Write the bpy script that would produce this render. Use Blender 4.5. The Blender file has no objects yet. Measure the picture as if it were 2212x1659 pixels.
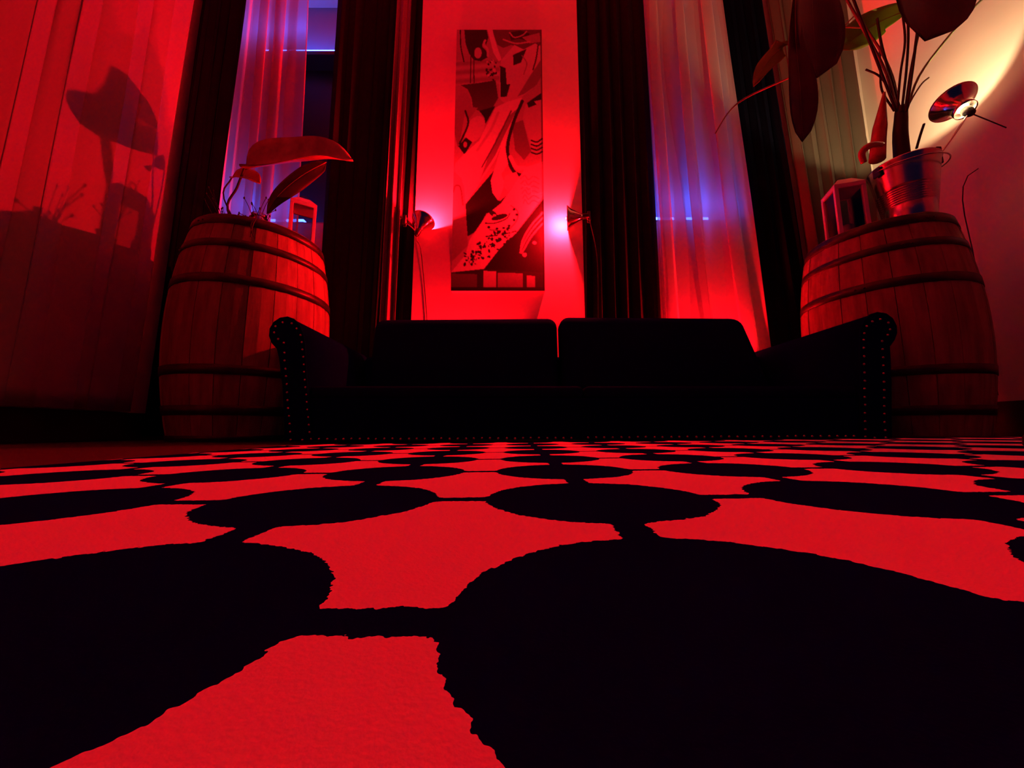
import bpy, bmesh, math, random
import numpy as np
from mathutils import Vector, Matrix
random.seed(7)
S = bpy.context.scene
C = S.collection
PI = math.pi

# ------------------------------------------------------------------ camera
F_PX, PITCH, CAM_Z = 775.0, math.radians(7.35), 0.055
cam = bpy.data.cameras.new('camera')
cam.sensor_fit = 'HORIZONTAL'; cam.sensor_width = 36.0
cam.lens = F_PX / 2212.0 * 36.0
cam.clip_start = 0.004; cam.clip_end = 60
camo = bpy.data.objects.new('camera', cam); C.objects.link(camo)
camo.location = (0, 0, CAM_Z); camo.rotation_euler = (PI/2 + PITCH, 0, 0)
S.camera = camo

# ------------------------------------------------------------------ world: dim blue dusk
w = bpy.data.worlds.new('dusk'); S.world = w; w.use_nodes = True
w.node_tree.nodes['Background'].inputs[0].default_value = (0.05, 0.10, 0.55, 1)
w.node_tree.nodes['Background'].inputs[1].default_value = 0.022

# ------------------------------------------------------------------ colour management
S.view_settings.view_transform = 'Standard'
S.view_settings.look = 'None'
S.view_settings.gamma = 1.0
S.view_settings.use_curve_mapping = False
S.view_settings.exposure = 0.0

RED = (1.0, 0.0018, 0.006)
WARM = (1.0, 0.66, 0.34)
BLUE = (0.04, 0.10, 1.0)
RED_W_LEFT, RED_W_RIGHT, RED_W_BACK, WARM_W = 330.0, 235.0, 300.0, 28.0

# ------------------------------------------------------------------ helpers
def at(x, y, Y):
    """world point on depth plane Y seen at photo pixel x, y"""
    a = (x-1106)/F_PX; b = (829.5-y)/F_PX
    r = Vector((a, math.cos(PITCH)-b*math.sin(PITCH), math.sin(PITCH)+b*math.cos(PITCH)))
    r *= Y/r.y
    return r + Vector((0, 0, CAM_Z))

def mat(name, col, rough=0.6, metal=0.0, spec=0.5, noise=0.0, nscale=20.0, bump=0.0, bscale=60.0, sheen=0.0, stretch=None, rnd=0.0):
    m = bpy.data.materials.new(name); m.use_nodes = True
    nt = m.node_tree; b = nt.nodes['Principled BSDF']
    b.inputs['Base Color'].default_value = (*col, 1)
    b.inputs['Roughness'].default_value = rough
    b.inputs['Metallic'].default_value = metal
    b.inputs['Specular IOR Level'].default_value = spec
    if sheen: b.inputs['Sheen Weight'].default_value = sheen
    tc = nt.nodes.new('ShaderNodeTexCoord'); mp = nt.nodes.new('ShaderNodeMapping')
    nt.links.new(tc.outputs['Object'], mp.inputs[0])
    if stretch: mp.inputs['Scale'].default_value = stretch
    last = None
    if noise:
        n = nt.nodes.new('ShaderNodeTexNoise'); n.inputs['Scale'].default_value = nscale; n.inputs['Detail'].default_value = 5
        nt.links.new(mp.outputs[0], n.inputs[0])
        mr = nt.nodes.new('ShaderNodeMapRange'); mr.inputs[1].default_value = 0.3; mr.inputs[2].default_value = 0.7
        mr.inputs[3].default_value = 1-noise; mr.inputs[4].default_value = 1+noise
        nt.links.new(n.outputs[0], mr.inputs[0]); last = mr.outputs[0]
    if rnd:
        oi = nt.nodes.new('ShaderNodeObjectInfo')
        mr = nt.nodes.new('ShaderNodeMapRange'); mr.inputs[3].default_value = 1-rnd; mr.inputs[4].default_value = 1+rnd
        nt.links.new(oi.outputs['Random'], mr.inputs[0])
        if last:
            mu = nt.nodes.new('ShaderNodeMath'); mu.operation = 'MULTIPLY'
            nt.links.new(last, mu.inputs[0]); nt.links.new(mr.outputs[0], mu.inputs[1]); last = mu.outputs[0]
        else: last = mr.outputs[0]
    if last:
        vm = nt.nodes.new('ShaderNodeVectorMath'); vm.operation = 'SCALE'; vm.inputs[0].default_value = col
        nt.links.new(last, vm.inputs['Scale']); nt.links.new(vm.outputs[0], b.inputs['Base Color'])
    if bump:
        n = nt.nodes.new('ShaderNodeTexNoise'); n.inputs['Scale'].default_value = bscale; n.inputs['Detail'].default_value = 4
        nt.links.new(mp.outputs[0], n.inputs[0])
        bp = nt.nodes.new('ShaderNodeBump'); bp.inputs['Strength'].default_value = bump; bp.inputs['Distance'].default_value = 0.004
        nt.links.new(n.outputs[0], bp.inputs['Height']); nt.links.new(bp.outputs[0], b.inputs['Normal'])
    return m

def emit(name, col, s):
    m = bpy.data.materials.new(name); m.use_nodes = True
    b = m.node_tree.nodes['Principled BSDF']
    b.inputs['Base Color'].default_value = (0, 0, 0, 1)
    b.inputs['Emission Color'].default_value = (*col, 1); b.inputs['Emission Strength'].default_value = s
    return m

def cloth(name, col, transp, transl):
    """woven see-through or translucent cloth"""
    m = bpy.data.materials.new(name); m.use_nodes = True
    nt = m.node_tree; nt.nodes.clear()
    out = nt.nodes.new('ShaderNodeOutputMaterial')
    d = nt.nodes.new('ShaderNodeBsdfDiffuse'); d.inputs[0].default_value = (*col, 1)
    t = nt.nodes.new('ShaderNodeBsdfTranslucent'); t.inputs[0].default_value = (*col, 1)
    mx = nt.nodes.new('ShaderNodeMixShader'); mx.inputs[0].default_value = transl
    nt.links.new(d.outputs[0], mx.inputs[1]); nt.links.new(t.outputs[0], mx.inputs[2])
    if transp:
        tr = nt.nodes.new('ShaderNodeBsdfTransparent')
        m2 = nt.nodes.new('ShaderNodeMixShader'); m2.inputs[0].default_value = transp
        nt.links.new(mx.outputs[0], m2.inputs[1]); nt.links.new(tr.outputs[0], m2.inputs[2])
        nt.links.new(m2.outputs[0], out.inputs[0])
    else: nt.links.new(mx.outputs[0], out.inputs[0])
    return m

def glass(name, col, rough=0.02):
    """thin pane: mostly clear, with a gloss"""
    m = bpy.data.materials.new(name); m.use_nodes = True
    nt = m.node_tree; nt.nodes.clear()
    out = nt.nodes.new('ShaderNodeOutputMaterial')
    tr = nt.nodes.new('ShaderNodeBsdfTransparent'); tr.inputs[0].default_value = (*col, 1)
    g = nt.nodes.new('ShaderNodeBsdfGlossy'); g.inputs['Roughness'].default_value = rough
    fr = nt.nodes.new('ShaderNodeFresnel'); fr.inputs[0].default_value = 1.45
    mx = nt.nodes.new('ShaderNodeMixShader')
    nt.links.new(fr.outputs[0], mx.inputs[0]); nt.links.new(tr.outputs[0], mx.inputs[1]); nt.links.new(g.outputs[0], mx.inputs[2])
    nt.links.new(mx.outputs[0], out.inputs[0])
    return m

def mesh(name, verts, faces, m, parent=None, smooth=False):
    me = bpy.data.meshes.new(name); me.from_pydata([tuple(v) for v in verts], [], faces); me.update()
    return link(name, me, m, parent, smooth)

def link(name, me, m, parent=None, smooth=False):
    o = bpy.data.objects.new(name, me); C.objects.link(o)
    if m and not me.materials: me.materials.append(m)
    if smooth:
        for p in me.polygons: p.use_smooth = True
    if parent:
        o.parent = parent
        o.matrix_parent_inverse = parent_inv(parent)
    return o

def parent_inv(p):
    mt = Matrix.Identity(4)
    chain = []
    while p: chain.append(p); p = p.parent
    for q in reversed(chain): mt = mt @ q.matrix_parent_inverse @ q.matrix_basis
    return mt.inverted()

def bmobj(name, bm, m, parent=None, smooth=False):
    me = bpy.data.meshes.new(name); bmesh.ops.recalc_face_normals(bm, faces=bm.faces[:]); bm.to_mesh(me); bm.free()
    return link(name, me, m, parent, smooth)

def box(bm, x0, x1, y0, y1, z0, z1, bevel=0.0, seg=3, mtx=None):
    r = bmesh.ops.create_cube(bm, size=1.0); vs = r['verts']
    for v in vs:
        v.co = Vector((x0+(v.co.x+.5)*(x1-x0), y0+(v.co.y+.5)*(y1-y0), z0+(v.co.z+.5)*(z1-z0)))
    if bevel:
        es = list({e for v in vs for e in v.link_edges})
        g = bmesh.ops.bevel(bm, geom=es, offset=bevel, segments=seg, profile=0.5, affect='EDGES')
        vs = list({v for f in g['faces'] for v in f.verts} | {v for v in vs if v.is_valid})
    if mtx:
        for v in vs: v.co = mtx @ v.co
    return vs

def boxo(name, x0, x1, y0, y1, z0, z1, m, parent=None, bevel=0.0, seg=3, mtx=None, smooth=False):
    bm = bmesh.new(); box(bm, x0, x1, y0, y1, z0, z1, bevel, seg, mtx)
    return bmobj(name, bm, m, parent, smooth)

def tube(bm, pts, r, seg=8, caps=True):
    pts = [Vector(p) for p in pts]; n = len(pts)
    rs = r if isinstance(r, (list, tuple)) else [r]*n
    rings = []; up = None
    for i, p in enumerate(pts):
        t = (pts[min(i+1, n-1)] - pts[max(i-1, 0)]).normalized()
        if up is None: up = t.orthogonal().normalized()
        else:
            up = (up - t*up.dot(t)); up = up.normalized() if up.length > 1e-6 else t.orthogonal().normalized()
        b = t.cross(up)
        rings.append([bm.verts.new(p + (up*math.cos(2*PI*k/seg) + b*math.sin(2*PI*k/seg))*rs[i]) for k in range(seg)])
    for a, b in zip(rings, rings[1:]):
        for k in range(seg): bm.faces.new((a[k], a[(k+1) % seg], b[(k+1) % seg], b[k]))
    if caps:
        bm.faces.new(rings[0][::-1]); bm.faces.new(rings[-1])

def tubeo(name, pts, r, m, parent=None, seg=8):
    bm = bmesh.new(); tube(bm, pts, r, seg); return bmobj(name, bm, m, parent, True)

def lathe(bm, prof, seg=32, mtx=None, close=False):
    rings = []
    for (r, z) in prof:
        rings.append([bm.verts.new((r*math.cos(2*PI*k/seg), r*math.sin(2*PI*k/seg), z)) for k in range(seg)] if r > 1e-6 else [bm.verts.new((0, 0, z))])
    pairs = list(zip(rings, rings[1:]))
    if close: pairs.append((rings[-1], rings[0]))
    for a, b in pairs:
        for k in range(seg):
            A = [a[k % len(a)], a[(k+1) % len(a)]]; B = [b[(k+1) % len(b)], b[k % len(b)]]
            f = list(dict.fromkeys(A+B))
            if len(f) > 2: bm.faces.new(f)
    if mtx:
        for rg in rings:
            for v in rg: v.co = mtx @ v.co

def latheo(name, prof, m, parent=None, seg=32, mtx=None, close=False):
    bm = bmesh.new(); lathe(bm, prof, seg, mtx, close); return bmobj(name, bm, m, parent, True)

def frame_z(origin, d, up=Vector((0, 0, 1))):
    z = Vector(d).normalized(); x = up.cross(z)
    x = x.normalized() if x.length > 1e-4 else Vector((1, 0, 0)); y = z.cross(x)
    return Matrix.Translation(Vector(origin)) @ Matrix((x, y, z)).transposed().to_4x4()

def bez(p0, p1, p2, n):
    p0, p1, p2 = Vector(p0), Vector(p1), Vector(p2)
    return [(1-t)**2*p0 + 2*t*(1-t)*p1 + t*t*p2 for t in (i/(n-1) for i in range(n))]

def poly3(pts, n=24):
    """smooth curve through points (Catmull-Rom)"""
    P = [Vector(p) for p in pts]; P = [P[0]*2-P[1]] + P + [P[-1]*2-P[-2]]
    out = []
    for i in range(1, len(P)-2):
        k = max(2, n//(len(P)-3))
        for j in range(k):
            t = j/k
            out.append(0.5*((2*P[i]) + (P[i+1]-P[i-1])*t + (2*P[i-1]-5*P[i]+4*P[i+1]-P[i+2])*t*t + (3*P[i]-P[i-1]-3*P[i+1]+P[i+2])*t**3))
    out.append(P[-2]); return out

def tag(o, label=None, cat=None, group=None, kind=None):
    if label: o['label'] = label
    if cat: o['category'] = cat
    if group: o['group'] = group
    if kind: o['kind'] = kind
    return o

def thing(name, loc, label, cat, group=None):
    o = bpy.data.objects.new(name, None); C.objects.link(o); o.location = loc; o.empty_display_size = 0.05
    return tag(o, label, cat, group)

def solid(o, t, off=0.0):
    md = o.modifiers.new('thickness', 'SOLIDIFY'); md.thickness = t; md.offset = off
    return o

# ------------------------------------------------------------------ materials
M = {}
M['wall'] = mat('cream_wall', (.80, .74, .64), .7, noise=.04, nscale=3, bump=.08, bscale=90)
M['ceil'] = mat('ceiling_paint', (.55, .52, .48), .8)
M['floor'] = mat('dark_wood_floor', (.05, .035, .028), .45, noise=.4, nscale=6, stretch=(1, 12, 1), bump=.1)
M['base'] = mat('dark_baseboard_paint', (.012, .011, .012), .5)
M['drape'] = mat('olive_grey_drape', (.011, .010, .012), .55, spec=.35, bump=.15, bscale=300, sheen=.15)
M['olive'] = mat('olive_satin_drape', (.085, .075, .052), .5, spec=.35, bump=.15, bscale=300)
M['blackdrape'] = mat('black_drape', (.010, .010, .013), .8, spec=.1)
M['pale'] = mat('pale_curtain_cloth', (.34, .32, .31), .75, spec=.2, bump=.1, bscale=350)
M['sheer'] = cloth('white_voile', (.86, .85, .86), .42, .50)
M['blind'] = cloth('roller_blind_cloth', (.50, .52, .58), 0, .25)
M['frame'] = mat('window_frame_paint', (.30, .29, .28), .5)
M['darkframe'] = mat('window_sash_dark', (.02, .02, .024), .5)
M['pane'] = glass('window_glass', (.75, .8, .85))
M['led'] = emit('blue_led', BLUE, 19.0)
M['leather'] = mat('black_leather', (.0025, .004, .035), .6, spec=.02, noise=.2, nscale=40, bump=.12, bscale=120)
M['cushion'] = mat('black_velvet', (.005, .0055, .04), .85, spec=.02)
M['nail'] = mat('brass_nail', (.75, .55, .50), .35, metal=1)
M['stave'] = mat('oak_stave', (.30, .20, .12), .6, noise=.32, nscale=7, stretch=(5, 5, .6), bump=.25, bscale=30, rnd=.28, spec=.25)
M['hoop'] = mat('rusty_steel_hoop', (.045, .035, .034), .42, metal=.55, noise=.35, nscale=20)
M['head'] = mat('oak_barrel_head', (.25, .16, .09), .65, noise=.3, nscale=8, stretch=(8, 1, 1))
M['black'] = mat('black_plastic', (.008, .008, .010), .4)
M['chrome'] = mat('copper_chrome', (.75, .62, .55), .16, metal=1)
M['shade_in'] = mat('shade_inside_white', (.85, .83, .8), .5)
M['cord'] = mat('black_cord', (.012, .010, .010), .5)
M['zinc'] = mat('galvanised_zinc', (.62, .60, .57), .24, metal=1, noise=.12, nscale=9)
M['white'] = mat('white_lacquer', (.78, .74, .70), .45)
M['pane2'] = glass('lantern_glass', (.85, .85, .85))
M['wax'] = mat('candle_wax', (.7, .64, .52), .5)
M['leaf'] = mat('leaf_green', (.20, .42, .10), .35, noise=.25, nscale=14, stretch=(1, 1, 1), spec=.5)
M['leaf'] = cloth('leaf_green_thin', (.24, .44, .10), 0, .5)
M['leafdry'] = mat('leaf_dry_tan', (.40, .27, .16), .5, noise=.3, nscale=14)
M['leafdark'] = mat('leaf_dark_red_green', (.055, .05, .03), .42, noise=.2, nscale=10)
M['stem'] = mat('stem_green', (.20, .26, .09), .4, noise=.3, nscale=30)
M['stemdark'] = mat('stem_dark_brown', (.016, .012, .008), .6)
M['sheath'] = mat('red_glossy_sheath', (.50, .09, .05), .25, noise=.2, nscale=12)
M['soil'] = mat('soil', (.02, .014, .01), .9, bump=.5)
M['jar'] = glass('jar_glass', (.88, .88, .9))
M['water'] = glass('water_in_jar', (.8, .85, .85))
M['canvas_side'] = mat('canvas_edge', (.25, .2, .18), .7)

def matte(name, col):
    m = bpy.data.materials.new(name); m.use_nodes = True
    nt = m.node_tree; nt.nodes.clear()
    o = nt.nodes.new('ShaderNodeOutputMaterial'); d = nt.nodes.new('ShaderNodeBsdfDiffuse')
    n = nt.nodes.new('ShaderNodeTexNoise'); n.inputs['Scale'].default_value = 35; n.inputs['Detail'].default_value = 4
    tc = nt.nodes.new('ShaderNodeTexCoord'); nt.links.new(tc.outputs['Object'], n.inputs[0])
    mx = nt.nodes.new('ShaderNodeMix'); mx.data_type = 'RGBA'
    mx.inputs['A'].default_value = (*[c*.75 for c in col], 1); mx.inputs['B'].default_value = (*[c*1.25 for c in col], 1)
    nt.links.new(n.outputs[0], mx.inputs['Factor']); nt.links.new(mx.outputs['Result'], d.inputs[0]); nt.links.new(d.outputs[0], o.inputs[0])
    return m
M['leather'] = matte('black_velvet_upholstery', (.0025, .004, .09))
M['cushion'] = matte('black_velvet_cushion', (.005, .0055, .09))

M['gleam'] = mat('drape_lit_fold', (.16, .11, .13), .45, spec=.4, bump=.1, bscale=200)  # lighter than the drape cloth, stands in for light on a fold
M['blackdrape'] = matte('black_drape_cloth', (.004, .0045, .012))
M['drape'] = matte('dark_plum_drape', (.022, .014, .024))

# ------------------------------------------------------------------ setting
WY = 2.50           # back wall plane
LX, RX = -2.10, 2.75
CEIL = 3.85
tag(boxo('floor', LX-.1, RX+.1, -1.6, WY+.3, -.05, 0, M['floor']), kind='structure')
tag(boxo('ceiling', LX-.1, RX+.1, -1.6, WY+.3, CEIL, CEIL+.06, M['ceil']), kind='structure')
tag(boxo('wall_left', LX-.1, LX, -1.6, WY+.3, 0, CEIL, M['wall']), kind='structure')
tag(boxo('wall_right', RX, RX+.1, -1.6, WY+.3, 0, CEIL, M['wall']), kind='structure')
WIN = {1: (-2.02, -1.34, 1.585, 3.62), 2: (1.02, 1.70, 1.60, 3.62)}
bm = bmesh.new()
xs = [LX, WIN[1][0], WIN[1][1], WIN[2][0], WIN[2][1], RX]
for i in range(5):
    if i in (1, 3):
        a = WIN[1 if i == 1 else 2]
        box(bm, xs[i], xs[i+1], WY, WY+.22, 0, a[2]); box(bm, xs[i], xs[i+1], WY, WY+.22, a[3], CEIL)
    else: box(bm, xs[i], xs[i+1], WY, WY+.22, 0, CEIL)
PIER = 2.38         # the wall behind the painting stands forward between the windows
box(bm, -.690, .500, PIER, WY, 0, CEIL)
tag(bmobj('wall_back', bm, M['wall']), kind='structure')
tag(boxo('baseboard_left', LX, LX+.02, -1.6, WY, 0, .15, M['base'], bevel=.004), kind='structure')
tag(boxo('baseboard_right', RX-.02, RX, -1.6, WY, 0, .215, M['base'], bevel=.004), kind='structure')
tag(boxo('baseboard_back', LX+.02, RX-.02, WY-.02, WY, 0, .16, M['base'], bevel=.004), kind='structure')

def window(n):
    x0, x1, z0, z1 = WIN[n]
    r = bpy.data.objects.new('window_%d' % n, None); C.objects.link(r); r.location = ((x0+x1)/2, WY, z0); r['kind'] = 'structure'
    fr = M['frame']; yb = WY+.13
    bm = bmesh.new()
    box(bm, x0, x0+.045, yb, yb+.05, z0, z1); box(bm, x1-.045, x1, yb, yb+.05, z0, z1)
    box(bm, x0+.045, x1-.045, yb, yb+.05, z0, z0+.05); box(bm, x0+.045, x1-.045, yb, yb+.05, z1-.05, z1)
    bmobj('window_frame', bm, M['darkframe'], r)
    boxo('window_sill', x0, x1, WY+.002, yb, z0, z0+.012, fr, r, bevel=.003)
    boxo('glass_pane', x0+.045, x1-.045, yb+.02, yb+.026, z0+.05, z1-.05, M['pane'], r)
    if n == 1:
        # transom rail part-way up, its upper light behind a pale blind
        boxo('transom_rail', x0, x1, WY+.004, yb+.05, 3.030, 3.062, M['darkframe'], r, bevel=.003)
        boxo('lower_panel', x0+.045, x1-.045, yb+.004, yb+.012, z0+.05, 3.03, M['darkframe'], r)
        boxo('roller_blind', x0+.03, x1-.03, WY+.118, WY+.121, 3.066, z1, M['blind'], r)
    else:
        boxo('roller_blind', x0+.03, x1-.03, WY+.118, WY+.121, z0+.02, z1, M['blind'], r)
    return r
window(1); window(2)

def led_bar(x0, x1, z, label):
    t = thing('led_light_bar', ((x0+x1)/2, WY+.02, z), label, 'light bar', 'blue light bars on the window ledges')
    boxo('housing', x0, x1, WY+.008, WY+.062, z, z+.006, M['frame'], t)
    boxo('diffuser', x0+.003, x1-.003, WY+.010, WY+.060, z+.006, z+(.030 if z < 2 else .020), M['led'], t, bevel=.004, seg=2)
led_bar(1.06, 1.66, 1.612, 'blue light bar on the sill of the window right of the painting')
led_bar(-1.98, -1.40, 3.062, 'blue light bar on the high transom of the window left of the painting')
led_bar(-1.98, -1.56, 1.597, 'blue light bar on the sill behind the left barrel lantern')

# ------------------------------------------------------------------ curtains
def curtain(name, label, cat, group, m, lo, hi, z0, z1, Y, folds, amp, thick=.004, phase=0., rough=.35, nz=46, nx=None, sharp=1.0, axis='y', lap=.18):
    """hanging cloth; lo and hi are (left, right) edges at the hem and at the top"""
    nx = nx or folds*14
    rnd = random.Random(hash(label) % 1000 if False else len(label)*13+folds)
    ph = [rnd.uniform(-1, 1) for _ in range(12)]
    vs, fs = [], []
    for j in range(nz+1):
        v = j/nz; z = z0+(z1-z0)*v
        a = lo[0]+(hi[0]-lo[0])*v; b = lo[1]+(hi[1]-lo[1])*v
        for i in range(nx+1):
            s = i/nx
            wob = rough*(math.sin(3.1*s*PI+ph[0]*3+v*1.5*ph[1]) + .6*math.sin(7.3*s*PI+ph[2]*3-v*1.2))
            th = 2*PI*folds*s + phase + wob + .5*ph[3]*math.sin(v*3+ph[4]*3)
            q = math.sin(th); q = math.copysign(abs(q)**sharp, q)
            A = amp*(.75+.25*math.sin(5*s+ph[5]*4))*(.85+.3*(1-v))
            u = a+(b-a)*(s+lap/folds*math.sin(2*th)*.25*(1 if lap < 1 else min(1, 8*s, 8*(1-s)))*(2 if lap < 1 else 1))
            d = A*q + .004*math.sin(9*v+14*s+ph[6])
            vs.append((u, Y+d, z) if axis == 'y' else (Y+d, u, z))
    for j in range(nz):
        for i in range(nx):
            k = j*(nx+1)+i; fs.append((k, k+1, k+nx+2, k+nx+1))
    o = mesh(name, vs, fs, m, None, True); solid(o, thick)
    return tag(o, label, cat, group)

G1, G2 = 'dark floor-length drapes', 'white voile curtains'
TOP = CEIL-.01
# black drape in the left corner
curtain('drape', 'black drape hanging in the corner behind the left barrel', 'curtain', G1, M['blackdrape'], (1.99, 2.33), (2.02, 2.37), .02, TOP, LX+.06, 4, .028, axis='x')
# pale curtain on the left wall
curtain('side_curtain', 'pale curtain along the left wall that catches the plant shadow', 'curtain', None, M['pale'], (.70, 1.95), (.75, 2.01), .155, TOP, LX+.055, 7, .016, rough=.8, axis='x', sharp=1.2)
# wide dark drape between left window and painting
curtain('drape', 'dark drape between the left window and the painting', 'curtain', G1, M['drape'], (-1.37, -.735), (-1.40, -.665), .02, TOP, 2.43, 7, .030, phase=.8)
curtain('drape', 'dark drape right of the painting beside the window', 'curtain', G1, M['drape'], (.475, 1.045), (.515, 1.045), .02, TOP, 2.43, 6, .030, phase=2.2)
curtain('drape', 'black drape right of the right window, behind the barrel', 'curtain', G1, M['blackdrape'], (1.79, 2.155), (1.665, 1.985), .02, TOP, 2.455, 4, .020, phase=.3)
curtain('drape', 'olive drape in the right corner lit by the warm lamp', 'curtain', G1, M['olive'], (2.185, 2.66), (2.015, 2.66), .02, TOP, 2.43, 6, .030, phase=1.0)
curtain('drape', 'narrow satin drape edge catching red light beside the left clip lamp', 'curtain', None, M['gleam'], (-.905, -.800), (-.880, -.770), .02, TOP, 2.372, 2, .018, phase=-1.2, rough=.2, nx=40)  # separate lighter strip added so the dark drape shows a lit fold
# voile
curtain('voile', 'white voile curtain over the window left of the painting', 'curtain', G2, M['sheer'], (-2.04, -1.47), (-2.05, -1.60), .02, TOP, 2.405, 3, .020, .0004, phase=.5, rough=.9, nx=90, lap=1.35)
curtain('voile', 'white voile curtain over the window right of the painting', 'curtain', G2, M['sheer'], (1.06, 1.80), (1.03, 1.63), .02, TOP, 2.405, 3, .020, .0004, phase=2.4, rough=.9, nx=90, lap=1.35)

# ------------------------------------------------------------------ rug
RK = math.tan(math.radians(.6))
def rug_material():
    m = bpy.data.materials.new('trellis_rug'); m.use_nodes = True
    nt = m.node_tree; N = nt.nodes; L = nt.links; b = N['Principled BSDF']
    def math_(op, a, c=None, d=None):
        n = N.new('ShaderNodeMath'); n.operation = op
        for i, v in enumerate((a, c, d)):
            if v is None: continue
            if isinstance(v, (int, float)): n.inputs[i].default_value = v
            else: L.new(v, n.inputs[i])
        return n.outputs[0]
    tc = N.new('ShaderNodeTexCoord')
    no = N.new('ShaderNodeTexNoise'); no.inputs['Scale'].default_value = 330; no.inputs['Detail'].default_value = 2
    L.new(tc.outputs['Object'], no.inputs[0])
    no2 = N.new('ShaderNodeTexNoise'); no2.inputs['Scale'].default_value = 45; no2.inputs['Detail'].default_value = 1
    L.new(tc.outputs['Object'], no2.inputs[0])
    def off(n, s):
        v = N.new('ShaderNodeVectorMath'); v.operation = 'SUBTRACT'; L.new(n.outputs['Color'], v.inputs[0]); v.inputs[1].default_value = (.5, .5, .5)
        v2 = N.new('ShaderNodeVectorMath'); v2.operation = 'SCALE'; L.new(v.outputs[0], v2.inputs[0]); v2.inputs['Scale'].default_value = s
        return v2.outputs[0]
    ad = N.new('ShaderNodeVectorMath'); ad.operation = 'ADD'; L.new(tc.outputs['Object'], ad.inputs[0]); L.new(off(no, .0042), ad.inputs[1])
    ad2 = N.new('ShaderNodeVectorMath'); ad2.operation = 'ADD'; L.new(ad.outputs[0], ad2.inputs[0]); L.new(off(no2, .004), ad2.inputs[1])
    sp = N.new('ShaderNodeSeparateXYZ'); L.new(ad2.outputs[0], sp.inputs[0])
    SX, SY, X0, Y0 = .164, .1375, -.113, .0870
    def near(c, o, s):   # signed distance to nearest lattice line
        t = math_('DIVIDE', math_('SUBTRACT', c, o), s)
        return math_('MULTIPLY', math_('SUBTRACT', t, math_('ROUND', t)), s)
    dx = near(sp.outputs[0], X0, SX); dy = near(sp.outputs[1], Y0, SY)
    ey = math_('MULTIPLY', dy, 1.145)
    dist = math_('SQRT', math_('ADD', math_('MULTIPLY', dx, dx), math_('MULTIPLY', ey, ey)))
    ln = math_('MINIMUM', math_('SUBTRACT', math_('ABSOLUTE', dx), .0078), math_('SUBTRACT', math_('ABSOLUTE', dy), .0060))
    blk = math_('LESS_THAN', math_('SMOOTH_MIN', math_('SUBTRACT', dist, .0665), ln, .006), 0.0)
    mx = N.new('ShaderNodeMix'); mx.data_type = 'RGBA'
    mx.inputs['A'].default_value = (.78, .74, .68, 1); mx.inputs['B'].default_value = (.0022, .004, .11, 1)
    L.new(blk, mx.inputs['Factor']); N.remove(b); b = N.new('ShaderNodeBsdfDiffuse'); L.new(b.outputs[0], N['Material Output'].inputs[0])
    L.new(mx.outputs['Result'], b.inputs[0])
    bp = N.new('ShaderNodeBump'); bp.inputs['Strength'].default_value = .25; bp.inputs['Distance'].default_value = .001
    n3 = N.new('ShaderNodeTexNoise'); n3.inputs['Scale'].default_value = 900; L.new(tc.outputs['Object'], n3.inputs[0])
    L.new(n3.outputs[0], bp.inputs['Height']); L.new(bp.outputs[0], b.inputs['Normal'])
    return m
RX0, RX1, RY0, RY1 = -.62, 2.05, -.6, 1.06
def rug_z(x, y=0): return .012 + x*RK + y*.008
bm = bmesh.new()
nx, ny = 40, 24
gr = [[bm.verts.new((RX0+(RX1-RX0)*i/nx, RY0+(RY1-RY0)*j/ny, rug_z(RX0+(RX1-RX0)*i/nx, RY0+(RY1-RY0)*j/ny))) for i in range(nx+1)] for j in range(ny+1)]
for j in range(ny):
    for i in range(nx): bm.faces.new((gr[j][i], gr[j][i+1], gr[j+1][i+1], gr[j+1][i]))
bd = [e for e in bm.edges if e.is_boundary]
ex = bmesh.ops.extrude_edge_only(bm, edges=bd)
for v in ex['geom']:
    if isinstance(v, bmesh.types.BMVert): v.co.z = .0005
rug = bmobj('area_rug', bm, rug_material())
tag(rug, 'pale rug with black trellis of linked circles in front of sofa', 'rug')

# ------------------------------------------------------------------ sofa
SF = 1.50
sofa = thing('sofa', (.3, SF+.4, 0), 'low black roll-arm sofa edged with brass nailheads', 'sofa')
boxo('base', -.86, 1.50, SF+.006, 2.235, .022, .19, M['leather'], sofa, bevel=.008)
for x in (-.80, 1.44):
    for y in (SF+.06, 2.18):
        latheo('foot', [(0, 0), (.02, 0), (.026, .025), (0, .025)], M['black'], sofa, 12, Matrix.Translation((x, y, 0)))
def arm(prof, nm):
    bm = bmesh.new()
    y0, y1 = SF+.004, 2.245
    a = [bm.verts.new((x, y0, z)) for x, z in prof]; b = [bm.verts.new((x, y1, z)) for x, z in prof]
    n = len(prof)
    for k in range(n): bm.faces.new((a[k], a[(k+1) % n], b[(k+1) % n], b[k]))
    bm.faces.new(a); bm.faces.new(b[::-1])
    o = bmobj('arm', bm, M['leather'], sofa, True)
    # front facing panel, a little proud
    cx = sum(p[0] for p in prof)/n; cz = sum(p[1] for p in prof)/n
    bm = bmesh.new()
    a = [bm.verts.new((x, SF-.004, z)) for x, z in prof]; b = [bm.verts.new((x, SF+.004, z)) for x, z in prof]
    for k in range(n): bm.faces.new((a[k], a[(k+1) % n], b[(k+1) % n], b[k]))
    bm.faces.new(a); bm.faces.new(b[::-1])
    p = bmobj('arm_front', bm, M['leather'], sofa)
    tubeo('piping', [(x, SF-.003, z) for x, z in prof] + [(prof[0][0], SF-.003, prof[0][1])], .004, M['leather'], p, 6)
    return p
armL = arm([(-.932, .014), (-.945, .12), (-.962, .25), (-.985, .36), (-.998, .40), (-1.022, .425), (-1.036, .455), (-1.036, .487), (-1.022, .515), (-.998, .533), (-.968, .538), (-.94, .528), (-.912, .50), (-.896, .465), (-.885, .42), (-.868, .28), (-.845, .12), (-.82, .014)], 'L')
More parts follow.
